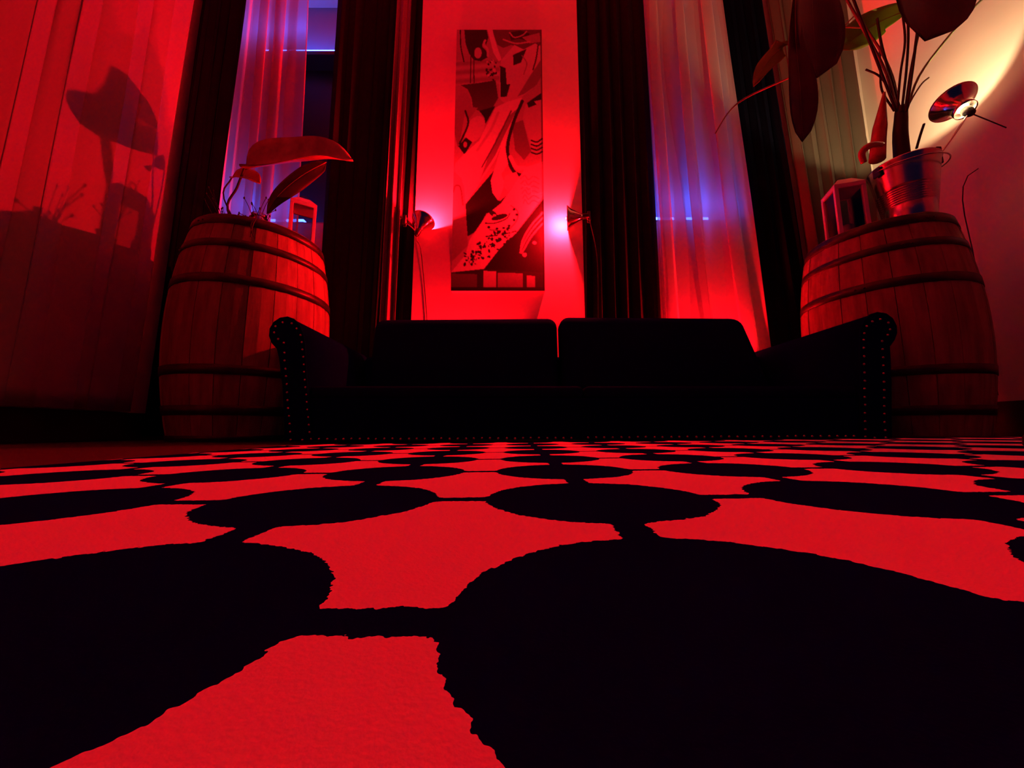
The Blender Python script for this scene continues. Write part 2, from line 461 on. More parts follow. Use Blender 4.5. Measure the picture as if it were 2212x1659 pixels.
armR = arm([(1.562, .014), (1.575, .12), (1.592, .25), (1.603, .36), (1.607, .41), (1.632, .44), (1.646, .468), (1.648, .50), (1.636, .532), (1.612, .552), (1.578, .558), (1.545, .548), (1.515, .522), (1.497, .488), (1.487, .44), (1.470, .28), (1.452, .12), (1.44, .014)], 'R')
# nailheads
bm = bmesh.new(); lathe(bm, [(.0052, 0), (.0048, .0018), (.0030, .0034), (0, .0040)], 10, Matrix.Rotation(PI/2, 4, 'X'))
nail_me = bpy.data.meshes.new('nailhead'); bmesh.ops.recalc_face_normals(bm, faces=bm.faces[:]); bm.to_mesh(nail_me); bm.free(); nail_me.materials.append(M['nail'])
for p in nail_me.polygons: p.use_smooth = True
def nails(pix, parent, y):
    for (px, py) in pix:
        o = link('nailhead', nail_me, None, parent); p = at(px, py, y)
        o.matrix_basis = Matrix.Translation(p)
def line(a, b, n): return [(a[0]+(b[0]-a[0])*k/(n-1), a[1]+(b[1]-a[1])*k/(n-1)) for k in range(n)]
jit = lambda l: [(x+random.uniform(-.7, .7), y+random.uniform(-.6, .6)) for x, y in l]
nails(jit([(611, 697), (630, 699.5), (641, 710), (650, 724), (596, 705), (593, 719), (601, 732), (614, 741)] + line((652, 739), (669, 934), 13) + line((614, 762), (628, 950), 12) + [(653, 950)]), armL, SF-.004)
nails(jit([(1867, 720), (1872.5, 704.5), (1884, 694), (1901, 690), (1919, 697), (1923, 712), (1918, 724)] + line((1866, 734), (1869, 928), 12) + line((1906, 737), (1912, 930), 12) + [(1870, 944), (1890, 946), (1914, 945)]), armR, SF-.004)
bfront = boxo('front_rail', -.84, 1.46, SF-.003, SF+.008, .016, .05, M['leather'], sofa, bevel=.002)
nails(jit(line((672, 949), (1235, 946), 33) + line((1270, 945), (1845, 942), 33)), bfront, SF-.003)
# seat and back
boxo('seat_cushion', -.865, .305, SF+.012, 2.06, .185, .243, M['cushion'], sofa, bevel=.022, seg=4, smooth=True)
boxo('seat_cushion', .309, 1.485, SF+.012, 2.06, .185, .243, M['cushion'], sofa, bevel=.022, seg=4, smooth=True)
boxo('back_frame', -.90, 1.54, 2.12, 2.24, .02, .50, M['leather'], sofa, bevel=.04, seg=4, smooth=True)
def back_cushion(x0, x1, z1, slope):
    bm = bmesh.new(); box(bm, x0, x1, 1.95, 2.13, .235, z1, .055, 5)
    for v in bm.verts:
        k = (v.co.z-.235)/(z1-.235)
        v.co.y += .05*k
        if v.co.x > (x0+x1)/2+.3: v.co.x -= slope*k
        bulge = math.cos((v.co.x-(x0+x1)/2)/(x1-x0)*PI)*math.sin(k*PI)
        if v.co.y < 2.06: v.co.y -= .03*bulge
        v.co.z += .006*math.sin(v.co.x*9)*k
    return bmobj('back_cushion', bm, M['cushion'], sofa, True)
back_cushion(-.80, .263, .700, 0)
back_cushion(.279, 1.46, .712, .13)

# ------------------------------------------------------------------ barrels
def barrel(loc, rb, rh, H, rot, label):
    cx, cy = loc
    t = thing('barrel', (cx, cy, 0), label, 'barrel', 'old oak barrels beside the sofa')
    def R(z): k = (2*z/H-1); return rb-(rb-rh)*k*k
    NS, NZ = 22, 16
    for k in range(NS):
        wob = random.uniform(-.03, .03)
        a0 = rot+2*PI*k/NS+.004; a1 = rot+2*PI*(k+1)/NS-.004
        dr = random.uniform(-.0015, .0015)
        vs, fs = [], []
        for j in range(NZ+1):
            z = H*j/NZ; r = R(z)+dr
            for (rr, a) in ((r, a0), (r+.0015, (a0+a1)/2), (r, a1), (r-.024, a1), (r-.024, a0)):
                vs.append((rr*math.cos(a), rr*math.sin(a), z))
        for j in range(NZ):
            for q in range(5):
                p = j*5+q; p2 = j*5+(q+1) % 5; fs.append((p, p2, p2+5, p+5))
        fs.append((4, 3, 2, 1, 0)); fs.append(tuple(NZ*5+q for q in range(5)))
        o = mesh('stave', vs, fs, M['stave'], None); o.parent = t
    for (z0, z1) in ((0.004, .030), (.118, .160), (.292, .334), (.700, .742), (.878, .915), (.998, 1.046)):
        z0, z1 = z0*H/1.05, z1*H/1.05
        o = latheo('hoop', [(R(z0)+.0005, z0), (R(z0)+.0042, z0), (R(z1)+.0042, z1), (R(z1)+.0005, z1)], M['hoop'], None, 64, close=True); o.parent = t
        a = rot+1.2+z0*3
        for da in (-.05, .05):
            rr = R((z0+z1)/2)+.004
            rv = latheo('rivet', [(.006, 0), (.004, .003), (0, .004)], M['hoop'], None, 10, frame_z((rr*math.cos(a+da), rr*math.sin(a+da), (z0+z1)/2), (math.cos(a+da), math.sin(a+da), 0))); rv.parent = o
    for k in range(6):   # head boards
        rr = R(H-.03)-.025; w0 = -rr+2*rr*k/6+.001; w1 = -rr+2*rr*(k+1)/6-.001
        n = 5; up = []; 
        xs_ = [w0+(w1-w0)*i/n for i in range(n+1)]
        pts = [(x, math.sqrt(max(0, rr*rr-x*x))) for x in xs_] + [(x, -math.sqrt(max(0, rr*rr-x*x))) for x in reversed(xs_)]
        vs = [(x, y, H-.032) for x, y in pts]+[(x, y, H-.052) for x, y in pts]; q = len(pts)
        fs = [tuple(range(q)), tuple(range(2*q-1, q-1, -1))]+[(i, q+i, q+(i+1) % q, (i+1) % q) for i in range(q)]
        o = mesh('head_board', vs, fs, M['head'], None); o.parent = t
    return t
BL = (-1.398, 1.899); BR = (2.003, 1.877); BH = 1.085
barrel(BL, .360, .298, BH, .1, 'oak barrel with dark hoops by the left curtain, brightly lit')
barrel(BR, .345, .289, BH, .33, 'oak barrel under the zinc bucket by the right wall, in shade')
TOPZ = BH-.032

# ------------------------------------------------------------------ painting
def painting():
    W_, H_ = 190, 538
    img = np.full((H_, W_), .50)
    yy, xx = np.mgrid[0:H_, 0:W_]
    cxs = 45+(xx+.5)/W_*552; cys = 38+(yy+.5)/H_*1559
    rg = np.random.RandomState(3)
    def inside(P):
        c = np.zeros_like(img, bool); n = len(P)
        for i in range(n):
            x0, y0 = P[i]; x1, y1 = P[(i+1) % n]
            if y0 == y1: continue
            c ^= ((y0 > cys) != (y1 > cys)) & (cxs < (x1-x0)*(cys-y0)/(y1-y0)+x0)
        return c
    def poly(P, t, t2=None):
        c = inside(P)
        if t2 is None: img[c] = t
        else:
            y0 = min(p[1] for p in P); y1 = max(p[1] for p in P)
            img[c] = (t+(t2-t)*np.clip((cys-y0)/(y1-y0), 0, 1))[c]
    def ell(x, y, a, b, t, r=0):
        u = (cxs-x)*math.cos(r)+(cys-y)*math.sin(r); v = -(cxs-x)*math.sin(r)+(cys-y)*math.cos(r)
        img[(u/a)**2+(v/b)**2 < 1] = t
    def stroke(P, wd, t):
        P = [tuple(p) for p in poly3([(x, y, 0) for x, y in P], 40)]
        for (x0, y0, _), (x1, y1, _) in zip(P, P[1:]):
            l2 = (x1-x0)**2+(y1-y0)**2+1e-9; k = np.clip(((cxs-x0)*(x1-x0)+(cys-y0)*(y1-y0))/l2, 0, 1)
            img[np.hypot(cxs-x0-k*(x1-x0), cys-y0-k*(y1-y0)) < wd/2] = t
    img += .10*np.sin(cys/9+.01*cxs)*(cys > 240)*(cys < 400)*(cxs < 330)
    poly([(95, 40), (240, 40), (252, 90), (238, 140), (222, 108), (212, 150), (240, 180), (248, 220), (205, 246), (160, 238), (128, 195), (105, 130)], .05)
    ell(186, 192, 24, 36, .6); stroke([(70, 45), (75, 150), (97, 250)], 8, .06); stroke([(140, 150), (140, 385)], 6, .08); stroke([(161, 160), (163, 385)], 6, .08)
    poly([(275, 40), (590, 40), (590, 140), (480, 170), (400, 140), (350, 160), (310, 140)], .22)
    poly([(245, 38), (278, 38), (302, 130), (338, 235), (320, 248), (285, 190)], .78)
    stroke([(232, 110), (222, 140), (246, 165), (250, 210)], 14, .65)
    poly([(385, 60), (460, 45), (520, 65), (500, 112), (450, 98), (400, 112)], .06); poly([(470, 90), (585, 60), (590, 120), (520, 130)], .5)
    stroke([(390, 60), (420, 90), (470, 78), (500, 52)], 9, .6); stroke([(350, 105), (430, 130), (520, 120)], 10, .62)
    for i in range(26): ell(275+rg.uniform(-34, 34), 300+rg.uniform(-60, 70), rg.uniform(4, 11), rg.uniform(5, 14), .05 if i % 3 else .7, rg.uniform(0, 3))
    poly([(335, 240), (420, 140), (480, 170), (555, 130), (590, 150), (590, 330), (560, 400), (470, 470), (370, 522), (328, 485), (322, 330)], .70, .60)
    poly([(412, 205), (500, 165), (462, 255), (415, 272)], .05); poly([(328, 275), (364, 290), (372, 395), (395, 390), (372, 470), (334, 474)], .04)
    poly([(588, 240), (590, 345), (560, 400), (480, 455), (440, 470), (520, 340)], .34); stroke([(575, 140), (560, 230), (540, 300)], 9, .12)
    stroke([(470, 210), (500, 260), (480, 330)], 7, .4)
    poly([(80, 398), (190, 385), (300, 368), (318, 480), (248, 600), (200, 560), (160, 545), (150, 480), (125, 425)], .11, .20)
    poly([(45, 495), (85, 450), (120, 445), (145, 485), (150, 535), (190, 540), (132, 615), (110, 565), (90, 700), (70, 785), (45, 690)], .48, .30)
    poly([(200, 560), (300, 530), (240, 640), (232, 600)], .04); ell(172, 672, 54, 88, .64, .5); stroke([(112, 560), (130, 640), (80, 760)], 12, .06)
    poly([(72, 775), (118, 722), (158, 750), (112, 826)], .04); ell(115, 765, 12, 18, .5)
    poly([(300, 540), (370, 505), (470, 475), (445, 560), (405, 640), (352, 742), (305, 850), (245, 940), (125, 1118), (95, 965), (45, 925), (55, 880), (110, 822), (200, 742), (250, 640)], .74)
    poly([(440, 545), (362, 700), (302, 830), (240, 925), (208, 975), (250, 860), (322, 700), (385, 590)], .36); stroke([(320, 570), (270, 680), (190, 800)], 16, .60); stroke([(400, 560), (310, 740), (220, 900)], 9, .22)
    poly([(490, 520), (590, 470), (590, 760), (530, 790), (500, 700), (470, 620)], .58); poly([(500, 510), (590, 448), (590, 490), (545, 500), (560, 520), (510, 540)], .05)
    poly([(405, 640), (475, 615), (505, 740), (525, 805), (480, 858), (425, 800)], .30)
    stroke([(470, 500), (430, 590), (405, 660), (380, 760), (385, 860), (420, 930), (470, 950)], 20, .06); stroke([(395, 840), (430, 900), (485, 905)], 24, .70)
    for k in range(4): stroke([(525, 800+k*24-60), (560, 770+k*24-20), (592, 760+k*26-30)], 9, .06)
    poly([(120, 1118), (300, 915), (282, 1000), (330, 1100), (372, 1066), (345, 1135), (250, 1170), (200, 1265), (140, 1300)], .045)
    poly([(388, 680), (362, 780), (382, 880), (340, 940), (362, 1000), (322, 1097), (287, 1050), (275, 980), (308, 880), (342, 760)], .74)
    poly([(362, 950), (432, 928), (452, 972), (382, 1042), (350, 1010)], .62)
    poly([(38, 915), (80, 950), (112, 1010), (130, 1200), (142, 1350), (48, 1440), (38, 1150)], .60, .34); stroke([(48, 1045), (60, 1010), (90, 1020), (108, 1120)], 8, .2)
    poly([(430, 1280), (600, 1080), (600, 1500), (330, 1500), (240, 1480), (330, 1370)], .045)
    poly([(490, 900), (600, 865), (600, 1060), (510, 1180), (430, 1280), (330, 1370), (240, 1480), (45, 1498), (130, 1400), (150, 1320), (250, 1180), (340, 1110), (400, 1030), (450, 960)], .72)
    stroke([(400, 1125), (440, 1160), (430, 1215), (370, 1265), (270, 1262)], 6, .25)
    for (x, y) in ((418, 1147), (434, 1176), (418, 1207), (388, 1240), (355, 1252), (315, 1256), (266, 1248)): ell(x, y, 9, 7, .05)
    ell(330, 1190, 50, 15, .06, -.25); ell(290, 1170, 26, 14, .08, .5); ell(300, 1180, 10, 7, .6); stroke([(245, 1225), (300, 1225), (370, 1200), (392, 1170)], 7, .10)
    stroke([(250, 1300), (340, 1290), (430, 1270)], 8, .10)
    for k in range(6):
        y = 930+k*28; stroke([(455+k*4, y+40), (485, y+20), (505, y+45), (535, y+25), (570, y+40)], 5, .40)
    stroke([(470, 1010), (520, 1020), (530, 1060), (595, 1050)], 8, .85)
    for i in range(95):
        s = rg.uniform(0, 1); x = 110+s*260+rg.uniform(-45, 55); y = 1455-s*180+rg.uniform(-35, 40)
        if 120 < x < 400: ell(x, y, rg.uniform(5, 14), rg.uniform(4, 9), .05, rg.uniform(0, 3))
    for i in range(40):
        s = rg.uniform(0, 1); ell(120+s*240+rg.uniform(-30, 40), 1440-s*170+rg.uniform(-28, 34), rg.uniform(4, 11), rg.uniform(4, 9), .72, rg.uniform(0, 3))
    for a in (0, 30, 62): stroke([(590, 1165+a), (520, 1240+a), (470, 1320+a), (455, 1390)], 11, .42)
    ell(540, 1335, 12, 9, .5); ell(480, 1402, 13, 12, .55)
    poly([(40, 1500), (240, 1480), (600, 1500), (600, 1600), (40, 1600)], .07)
    for (a, b_, c, d, t) in ((48, 1505, 200, 1580, .22), (236, 1490, 312, 1582, .62), (322, 1500, 470, 1584, .42), (492, 1515, 542, 1584, .5)): poly([(a, b_), (c, b_+4), (c, d), (a, d)], t, t*.8)
    img[-6:, :] = .04; img[:, -3:] *= .5
    k = np.pad(img, 1, mode='edge'); img2 = img*.5 + .125*(k[:-2, 1:-1]+k[2:, 1:-1]+k[1:-1, :-2]+k[1:-1, 2:])
    # canvas
    yf = PIER-.045
    x0, x1, z0, z1 = at(974, 628, yf).x, at(1177, 628, yf).x, at(1075, 628, yf).z, at(1078, 64, yf).z
    t = thing('painting', ((x0+x1)/2, PIER-.01, z0), 'tall monochrome painting of reaching tattooed arms hanging above the sofa', 'painting')
    boxo('stretcher', x0, x1, yf+.002, PIER-.001, z0, z1, M['canvas_side'], t)
    vs, fs = [], []
    for j in range(H_+1):
        for i in range(W_+1): vs.append((x0+(x1-x0)*i/W_, yf, z1-(z1-z0)*j/H_))
    for j in range(H_):
        for i in range(W_):
            p = j*(W_+1)+i; fs.append((p, p+W_+1, p+W_+2, p+1))
    m = bpy.data.materials.new('painted_canvas'); m.use_nodes = True
    nt = m.node_tree; b = nt.nodes['Principled BSDF']; b.inputs['Roughness'].default_value = .6; b.inputs['Specular IOR Level'].default_value = .2
    at_ = nt.nodes.new('ShaderNodeAttribute'); at_.attribute_name = 'paint'
    no = nt.nodes.new('ShaderNodeTexNoise'); no.inputs['Scale'].default_value = 60
    mr = nt.nodes.new('ShaderNodeMapRange'); mr.inputs[3].default_value = .85; mr.inputs[4].default_value = 1.12
    tc = nt.nodes.new('ShaderNodeTexCoord'); nt.links.new(tc.outputs['Object'], no.inputs[0]); nt.links.new(no.outputs[0], mr.inputs[0])
    mu = nt.nodes.new('ShaderNodeVectorMath'); mu.operation = 'SCALE'
    nt.links.new(at_.outputs['Color'], mu.inputs[0]); nt.links.new(mr.outputs[0], mu.inputs['Scale']); nt.links.new(mu.outputs[0], b.inputs['Base Color'])
    o = mesh('canvas', vs, fs, m, t)
    full = np.pad(img2, ((0, 1), (0, 1)), mode='edge').ravel()**1.5*1.12
    ca = o.data.color_attributes.new('paint', 'FLOAT_COLOR', 'POINT')
    ca.data.foreach_set('color', np.stack([full, full*.96, full*.9, np.ones_like(full)], 1).astype(np.float32).ravel())
painting()

# ------------------------------------------------------------------ clip lamps
def clip_lamp(label, neck, d, scale, col, watts, clamp_at, clamp_dir, cord, group, vent=False, bulb_s=30., fwd=.080):
    """bell shade on a socket; neck is where the shade meets the socket, d the way it opens"""
    neck = Vector(neck); d = Vector(d).normalized(); s = scale
    t = thing('clip_lamp', Vector(clamp_at), label, 'lamp', group)
    mx = frame_z(neck, d)
    g = .021 if vent else .0
    o = latheo('shade', [((.022+g)*s, .0), ((.026+g*.8)*s, .02*s), (.044*s, .05*s), (.064*s, .085*s), (.086*s, .105*s), (.088*s, .112*s), (.084*s, .107*s), (.062*s, .087*s), (.042*s, .052*s), ((.024+g*.8)*s, .021*s), ((.020+g)*s, .0)], M['chrome'], t, 40, mx, close=True)
    latheo('rim', [(.088*s, .110*s), (.0905*s, .112*s), (.088*s, .1145*s), (.0855*s, .112*s)], M['chrome'], o, 40, mx, close=True)
    latheo('socket', [(0, -.055*s), (.010*s, -.055*s), (.017*s, -.045*s), (.021*s, -.02*s), (.021*s, .0), (.016*s, .012*s), (0, .012*s)], M['black'], t, 24, mx)
    bl = (fwd+.018-.004-.012)*s   # the light sits just off the bulb's crown
    latheo('bulb', [(.012*s, .012*s), (.014*s, .012*s+bl*.25), (.021*s, .012*s+bl*.55), (.022*s, .012*s+bl*.72), (.017*s, .012*s+bl*.92), (0, .012*s+bl)], emit('bulb_glow', col, bulb_s), t, 24, mx)
    # wire yoke and spring clamp
    c = Vector(clamp_at); cd = Vector(clamp_dir).normalized()
    tubeo('stem', poly3([neck-d*.03*s, (neck+c)/2 - Vector((0, .015, .01)), c], 10), .0045*s, M['chrome'], t)
    cm = frame_z(c, cd)
    cl = boxo('clamp', -.012*s, .012*s, -.020*s, -.006*s, -.03*s, .055*s, M['black'], t, bevel=.003*s, mtx=cm)
    boxo('clamp_jaw', -.012*s, .012*s, .006*s, .020*s, -.03*s, .055*s, M['black'], cl, bevel=.003*s, mtx=cm)
    latheo('spring', [(.0085*s, -.014*s), (.0085*s, .014*s), (.006*s, .014*s), (.006*s, -.014*s)], M['chrome'], cl, 12, cm @ Matrix.Rotation(PI/2, 4, 'Y'), close=True)
    if cord: tubeo('cord', poly3([neck-d*.053*s]+[Vector(p) for p in cord], 40), .0028, M['cord'], t, 6)
    li = bpy.data.lights.new('lamp_light', 'POINT'); li.energy = watts; li.color = col; li.shadow_soft_size = .012*s
    lo = bpy.data.objects.new('lamp_light', li); C.objects.link(lo); lo.location = neck+d*(fwd+.018)*s
    lo.parent = t; lo.matrix_parent_inverse = parent_inv(t)
    return t
GL = 'clip lamps around the painting'
clip_lamp('chrome clip lamp left of the painting shining red up the wall', at(904, 498, 2.282), (.22, .31, .92), .9, RED, RED_W_LEFT, at(874, 480, 2.33), (0, .2, 1),
          [at(900, 520, 2.28), at(908, 535, 2.34), at(915, 600, 2.368), at(922, 690, 2.372), at(925, 780, 2.372)], GL, fwd=.036)
clip_lamp('chrome clip lamp right of the painting shining red towards it', at(1258, 468, 2.272), (-.95, .16, .0), .9, RED, RED_W_RIGHT, at(1272, 472, 2.34), (0, .2, 1),
          [at(1275, 480, 2.30), at(1290, 560, 2.37), at(1292, 700, 2.38)], GL, fwd=.112)
clip_lamp('red clip lamp clamped behind the sofa back below the right window', (1.46, 2.310, .24), (-.42, .36, .83), .75, RED, RED_W_BACK, (1.42, 2.265, .33), (0, 0, 1),
          [(1.48, 2.32, .15), (1.52, 2.32, .05), (1.6, 2.30, .01)], GL, fwd=.04)
clip_lamp('red clip lamp clamped behind the sofa back below the painting', (-.35, 2.290, .24), (-.18, .30, .93), .8, RED, RED_W_BACK*.75, (-.39, 2.265, .33), (0, 0, 1),
          [(-.33, 2.30, .15), (-.29, 2.31, .05), (-.2, 2.31, .01)], GL, fwd=.025)
# warm lamp on the bucket plant
nk = at(2086, 238, 1.72)
clip_lamp('small chrome clip lamp with warm light clamped to the zinc bucket', nk, (.12, .48, .87), 1.05, WARM, WARM_W, at(2022, 345, 1.66), (0, 0, 1),
          [at(2140, 262, 1.79), at(2212, 292, 1.80), at(2300, 330, 1.85), (2.70, 1.95, 1.55), (2.72, 2.0, 1.0), (2.72, 2.0, .25)], None, vent=True, bulb_s=40., fwd=.014)

# ------------------------------------------------------------------ lanterns
def lantern(cx, cy, z0, wd, ht, rot, label):
    t = thing('lantern', (cx, cy, z0), label, 'lantern', 'white lanterns on the barrels')
    mx = Matrix.Translation((cx, cy, z0)) @ Matrix.Rotation(rot, 4, 'Z')
    h = wd/2; p = wd*.13
    boxo('base', -h, h, -h, h, 0, .018, M['white'], t, bevel=.003, mtx=mx)
    for sx in (-1, 1):
        for sy in (-1, 1):
            a, b = sorted((sx*h, sx*(h-p))); c, d = sorted((sy*h, sy*(h-p)))
            boxo('post', a, b, c, d, .018, ht*.80, M['white'], t, bevel=.002, mtx=mx)
    top = boxo('top_frame', -h, h, -h, h, ht*.80, ht*.86, M['white'], t, bevel=.003, mtx=mx)
    bm = bmesh.new()
    k = [(-h, -h), (h, -h), (h, h), (-h, h)]; q = h*.45
    lo = [bm.verts.new(mx @ Vector((x, y, ht*.86))) for x, y in k]; hi = [bm.verts.new(mx @ Vector((x*.45, y*.45, ht*.98))) for x, y in k]
    for i in range(4): bm.faces.new((lo[i], lo[(i+1) % 4], hi[(i+1) % 4], hi[i]))
    bm.faces.new(lo[::-1]); bm.faces.new(hi); bmobj('roof', bm, M['white'], t)
    tubeo('carry_ring', [mx @ Vector((.028*math.cos(a), 0, ht*.98+.028*math.sin(a))) for a in [PI*i/10 for i in range(11)]], .0025, M['black'], t, 6)
    for s in (-1, 1):
        boxo('pane', -h+p, h-p, s*(h-p*.5)-.001, s*(h-p*.5)+.001, .02, ht*.80, M['pane2'], t, mtx=mx)
        boxo('pane', s*(h-p*.5)-.001, s*(h-p*.5)+.001, -h+p, h-p, .02, ht*.80, M['pane2'], t, mtx=mx)
    c = tag(latheo('candle', [(0, .0182), (wd*.2, .0182), (wd*.2, ht*.30), (wd*.16, ht*.31), (0, ht*.295)], M['wax'], None, 20, mx), 'pale pillar candle inside the lantern %s' % ('beside the drooping leaf' if cx < 0 else 'beside the zinc bucket'), 'candle', 'candles in the lanterns')
    tubeo('wick', [mx @ Vector((0, 0, ht*.29)), mx @ Vector((.001, 0, ht*.325))], .0012, M['black'], c, 5)
lantern(-1.222, 1.955, TOPZ, .132, .345, .55, 'white house-shaped lantern at the right rim of the left barrel')
lantern(1.845, 1.850, TOPZ, .140, .385, -.30, 'white lantern left of the zinc bucket on the right barrel')

# ------------------------------------------------------------------ plants
def leaf(name, mid, width, side, fold, m, parent, prof=.8, droop=0., ripple=.004, nw=8, pw=.75):
    """blade along a midrib curve; side = sideways direction, fold raises (or drops) the two halves"""
    mid = [Vector(p) for p in mid]; n = len(mid); vs, fs = [], []
    side = Vector(side).normalized()
    for i, p in enumerate(mid):
        t = i/(n-1); tg = (mid[min(i+1, n-1)]-mid[max(i-1, 0)]).normalized()
        sd = (side-tg*side.dot(tg)).normalized(); nm = sd.cross(tg)
        w_ = width*(max(0, math.sin(PI*(t**prof)))**pw)*.5+.0006
        for k in range(nw+1):
            u = -1+2*k/nw
            vs.append(p+sd*(u*w_)+nm*(abs(u)*fold*w_+u*u*droop*w_)+nm*(ripple*math.sin(11*t+3*u)*abs(u)))
    for i in range(n-1):
        for k in range(nw):
            q = i*(nw+1)+k; fs.append((q, q+1, q+nw+2, q+nw+1))
    o = mesh(name, vs, fs, m, parent, True); solid(o, .0012)
    rb = tubeo('midrib', [p for p in mid], [.0028*(1-.75*i/(n-1)) for i in range(n)], M['stem'], o, 6)
    return o

# left barrel: cutting with one big drooping leaf in a glass jar
def glass_jar(cx, cy, r, h, parent):
    mx = Matrix.Translation((cx, cy, TOPZ))
    j = latheo('glass_jar', [(0, .001), (r*.9, .001), (r, .008), (r, h*.8), (r*.8, h*.9), (r*.85, h), (r*.80, h), (r*.75, h*.9), (r*.95, h*.8), (r*.95, .010), (0, .005)], M['jar'], parent, 24, mx)
    return j
p1 = thing('leafy_cutting', (-1.50, 1.96, TOPZ), 'plant cutting with one large drooping leaf on the left barrel', 'plant')
glass_jar(-1.50, 1.96, .045, .13, p1)
s0 = Vector((-1.50, 1.96, TOPZ+.01))
tubeo('stem', poly3([s0, at(492, 455, 1.95), at(512, 405, 1.94), at(530, 358, 1.93)], 16), .006, M['stemdark'], p1)
leaf('leaf', poly3([at(530, 366, 1.95), at(560, 358, 1.94), at(610, 352, 1.92), at(670, 346, 1.90), at(720, 340, 1.90), at(762, 345, 1.91)], 24), .31, (.10, .42, .90), -.25, M['leafdry'], p1, prof=.75, droop=-.25, ripple=.010)
leaf('leaf', poly3([at(705, 350, 1.88), at(660, 374, 1.86), at(620, 404, 1.85), at(592, 434, 1.85), at(576, 462, 1.85)], 16), .10, (.8, .3, -.45), .35, M['leafdark'], p1, prof=.62)
tubeo('stem', poly3([s0+Vector((.005, .01, 0)), at(484, 430, 1.98), at(500, 385, 1.99)], 10), .004, M['stemdark'], p1)
leaf('leaf', poly3([at(500, 385, 1.99), at(520, 378, 1.97), at(545, 386, 1.95), at(562, 396, 1.94)], 12), .12, (0, .5, .85), -.3, M['leafdry'], p1)
p2 = thing('dried_flowers', (-1.30, 1.72, TOPZ), 'bunch of dark dried twigs and seed heads on the left barrel', 'dried plant')
glass_jar(-1.30, 1.72, .04, .10, p2)
rr = random.Random(5)
for k in range(13):
    b0 = Vector((-1.30+rr.uniform(-.015, .015), 1.72+rr.uniform(-.015, .015), TOPZ+.01))
    e = at(rr.uniform(515, 600), rr.uniform(425, 470), 1.72+rr.uniform(-.05, .08))
    md = (b0+e)/2+Vector((rr.uniform(-.02, .02), 0, .03))
    tw = tubeo('twig', bez(b0, md, e, 8), .0016, M['stemdark'], p2, 5)
    latheo('seed_head', [(0, -.006), (.003, -.004), (.0045, .001), (.003, .006), (0, .009)], M['stemdark'], tw, 8, Matrix.Translation(e))
for k in range(2):
    q = [at(548+6*k, 462, 1.69), at(553, 472, 1.60), at(548-5*k, 482, 1.553), at(543, 497, 1.548), at(541+7*k, 512, 1.545)]
    tubeo('trailing_root', poly3(q, 16), .0022, M['stemdark'], p2, 5)
p3 = thing('dried_sprig', (-1.55, 1.82, TOPZ), 'wispy dried sprig at the left of the barrel top by the black drape', 'dried plant')
latheo('clay_pot', [(0, .001), (.03, .001), (.042, .07), (.045, .075), (.040, .076), (.036, .06), (0, .055)], M['stemdark'], p3, 20, Matrix.Translation((-1.55, 1.82, TOPZ)))
for k in range(12):
    b0 = Vector((-1.55+rr.uniform(-.02, .02), 1.82+rr.uniform(-.02, .02), TOPZ+.055))
    e = at(rr.uniform(440, 505), rr.uniform(402, 462), 1.82+rr.uniform(-.05, .05))
    tw = tubeo('twig', bez(b0, (b0+e)/2+Vector((rr.uniform(-.02, .02), 0, .02)), e, 7), .0013, M['stemdark'], p3, 5)
    latheo('seed_head', [(0, -.006), (.0025, -.003), (.004, .001), (.0025, .005), (0, .008)], M['stemdark'], tw, 8, Matrix.Translation(e))

# right barrel: zinc bucket with a tall leafy plant
YB = 1.71
bc = at(1945, 330, YB); bc = Vector((bc.x, YB, TOPZ))
pot = thing('potted_plant', bc, 'tall broad-leaved plant in a zinc bucket on the right barrel', 'plant')
riser = tag(boxo('wooden_block', -.078, .078, -.075, .075, 0, .05, M['head'], None, bevel=.004), 'dark wooden block under the zinc bucket on the right barrel', 'block')
riser.location = bc
bz = TOPZ+.05; HB = at(1945, 332, YB-.1).z - bz
mxb = Matrix.Translation((bc.x, bc.y, bz))
prof = []
RT, RB_ = .132, .092
def rz(z): return RB_+(RT-RB_)*z/HB
zz = [0.001, .012] + [HB*.24+HB*.30*i/32 for i in range(33)] + [HB*.6, HB*.8, HB*.97]
for z in zz:
    r = rz(z)
    if HB*.24 <= z <= HB*.54: r += .0028*math.cos((z-HB*.24)/(HB*.30)*2*PI*8) - .0028
    prof.append((r, z))
prof += [(RT+.004, HB-.002), (RT+.004, HB+.004), (RT-.003, HB+.004)] + [(rz(z)-.006, z) for z in (HB*.9, HB*.5, .012)] + [(0, .012)]
bucket = latheo('bucket', [(0, .001)]+prof, M['zinc'], pot, 56, mxb)
latheo('soil', [(0, HB*.86), (rz(HB*.86)-.007, HB*.85)], M['soil'], bucket, 24, mxb)
for s in (-1, 1):
    boxo('handle_lug', s*(RT+.006)-.006, s*(RT+.006)+.006, -.018, .018, HB-.05, HB-.004, M['black'], bucket, bevel=.003, mtx=mxb)
tubeo('handle', [mxb @ Vector(((RT+.012)*math.cos(a), -(RT+.03)*math.sin(a), HB-.025-.10*math.sin(a)*.2)) for a in [PI*i/24 for i in range(25)]], .003, M['zinc'], bucket, 6)
tubeo('trunk', poly3([(bc.x+.0, bc.y, bz+HB*.85), at(1945, 300, YB), at(1946, 262, YB), at(1947, 232, YB)], 9), [.034, .033, .032, .031, .030, .029, .028, .027, .026, .022], M['stemdark'], pot, 14)
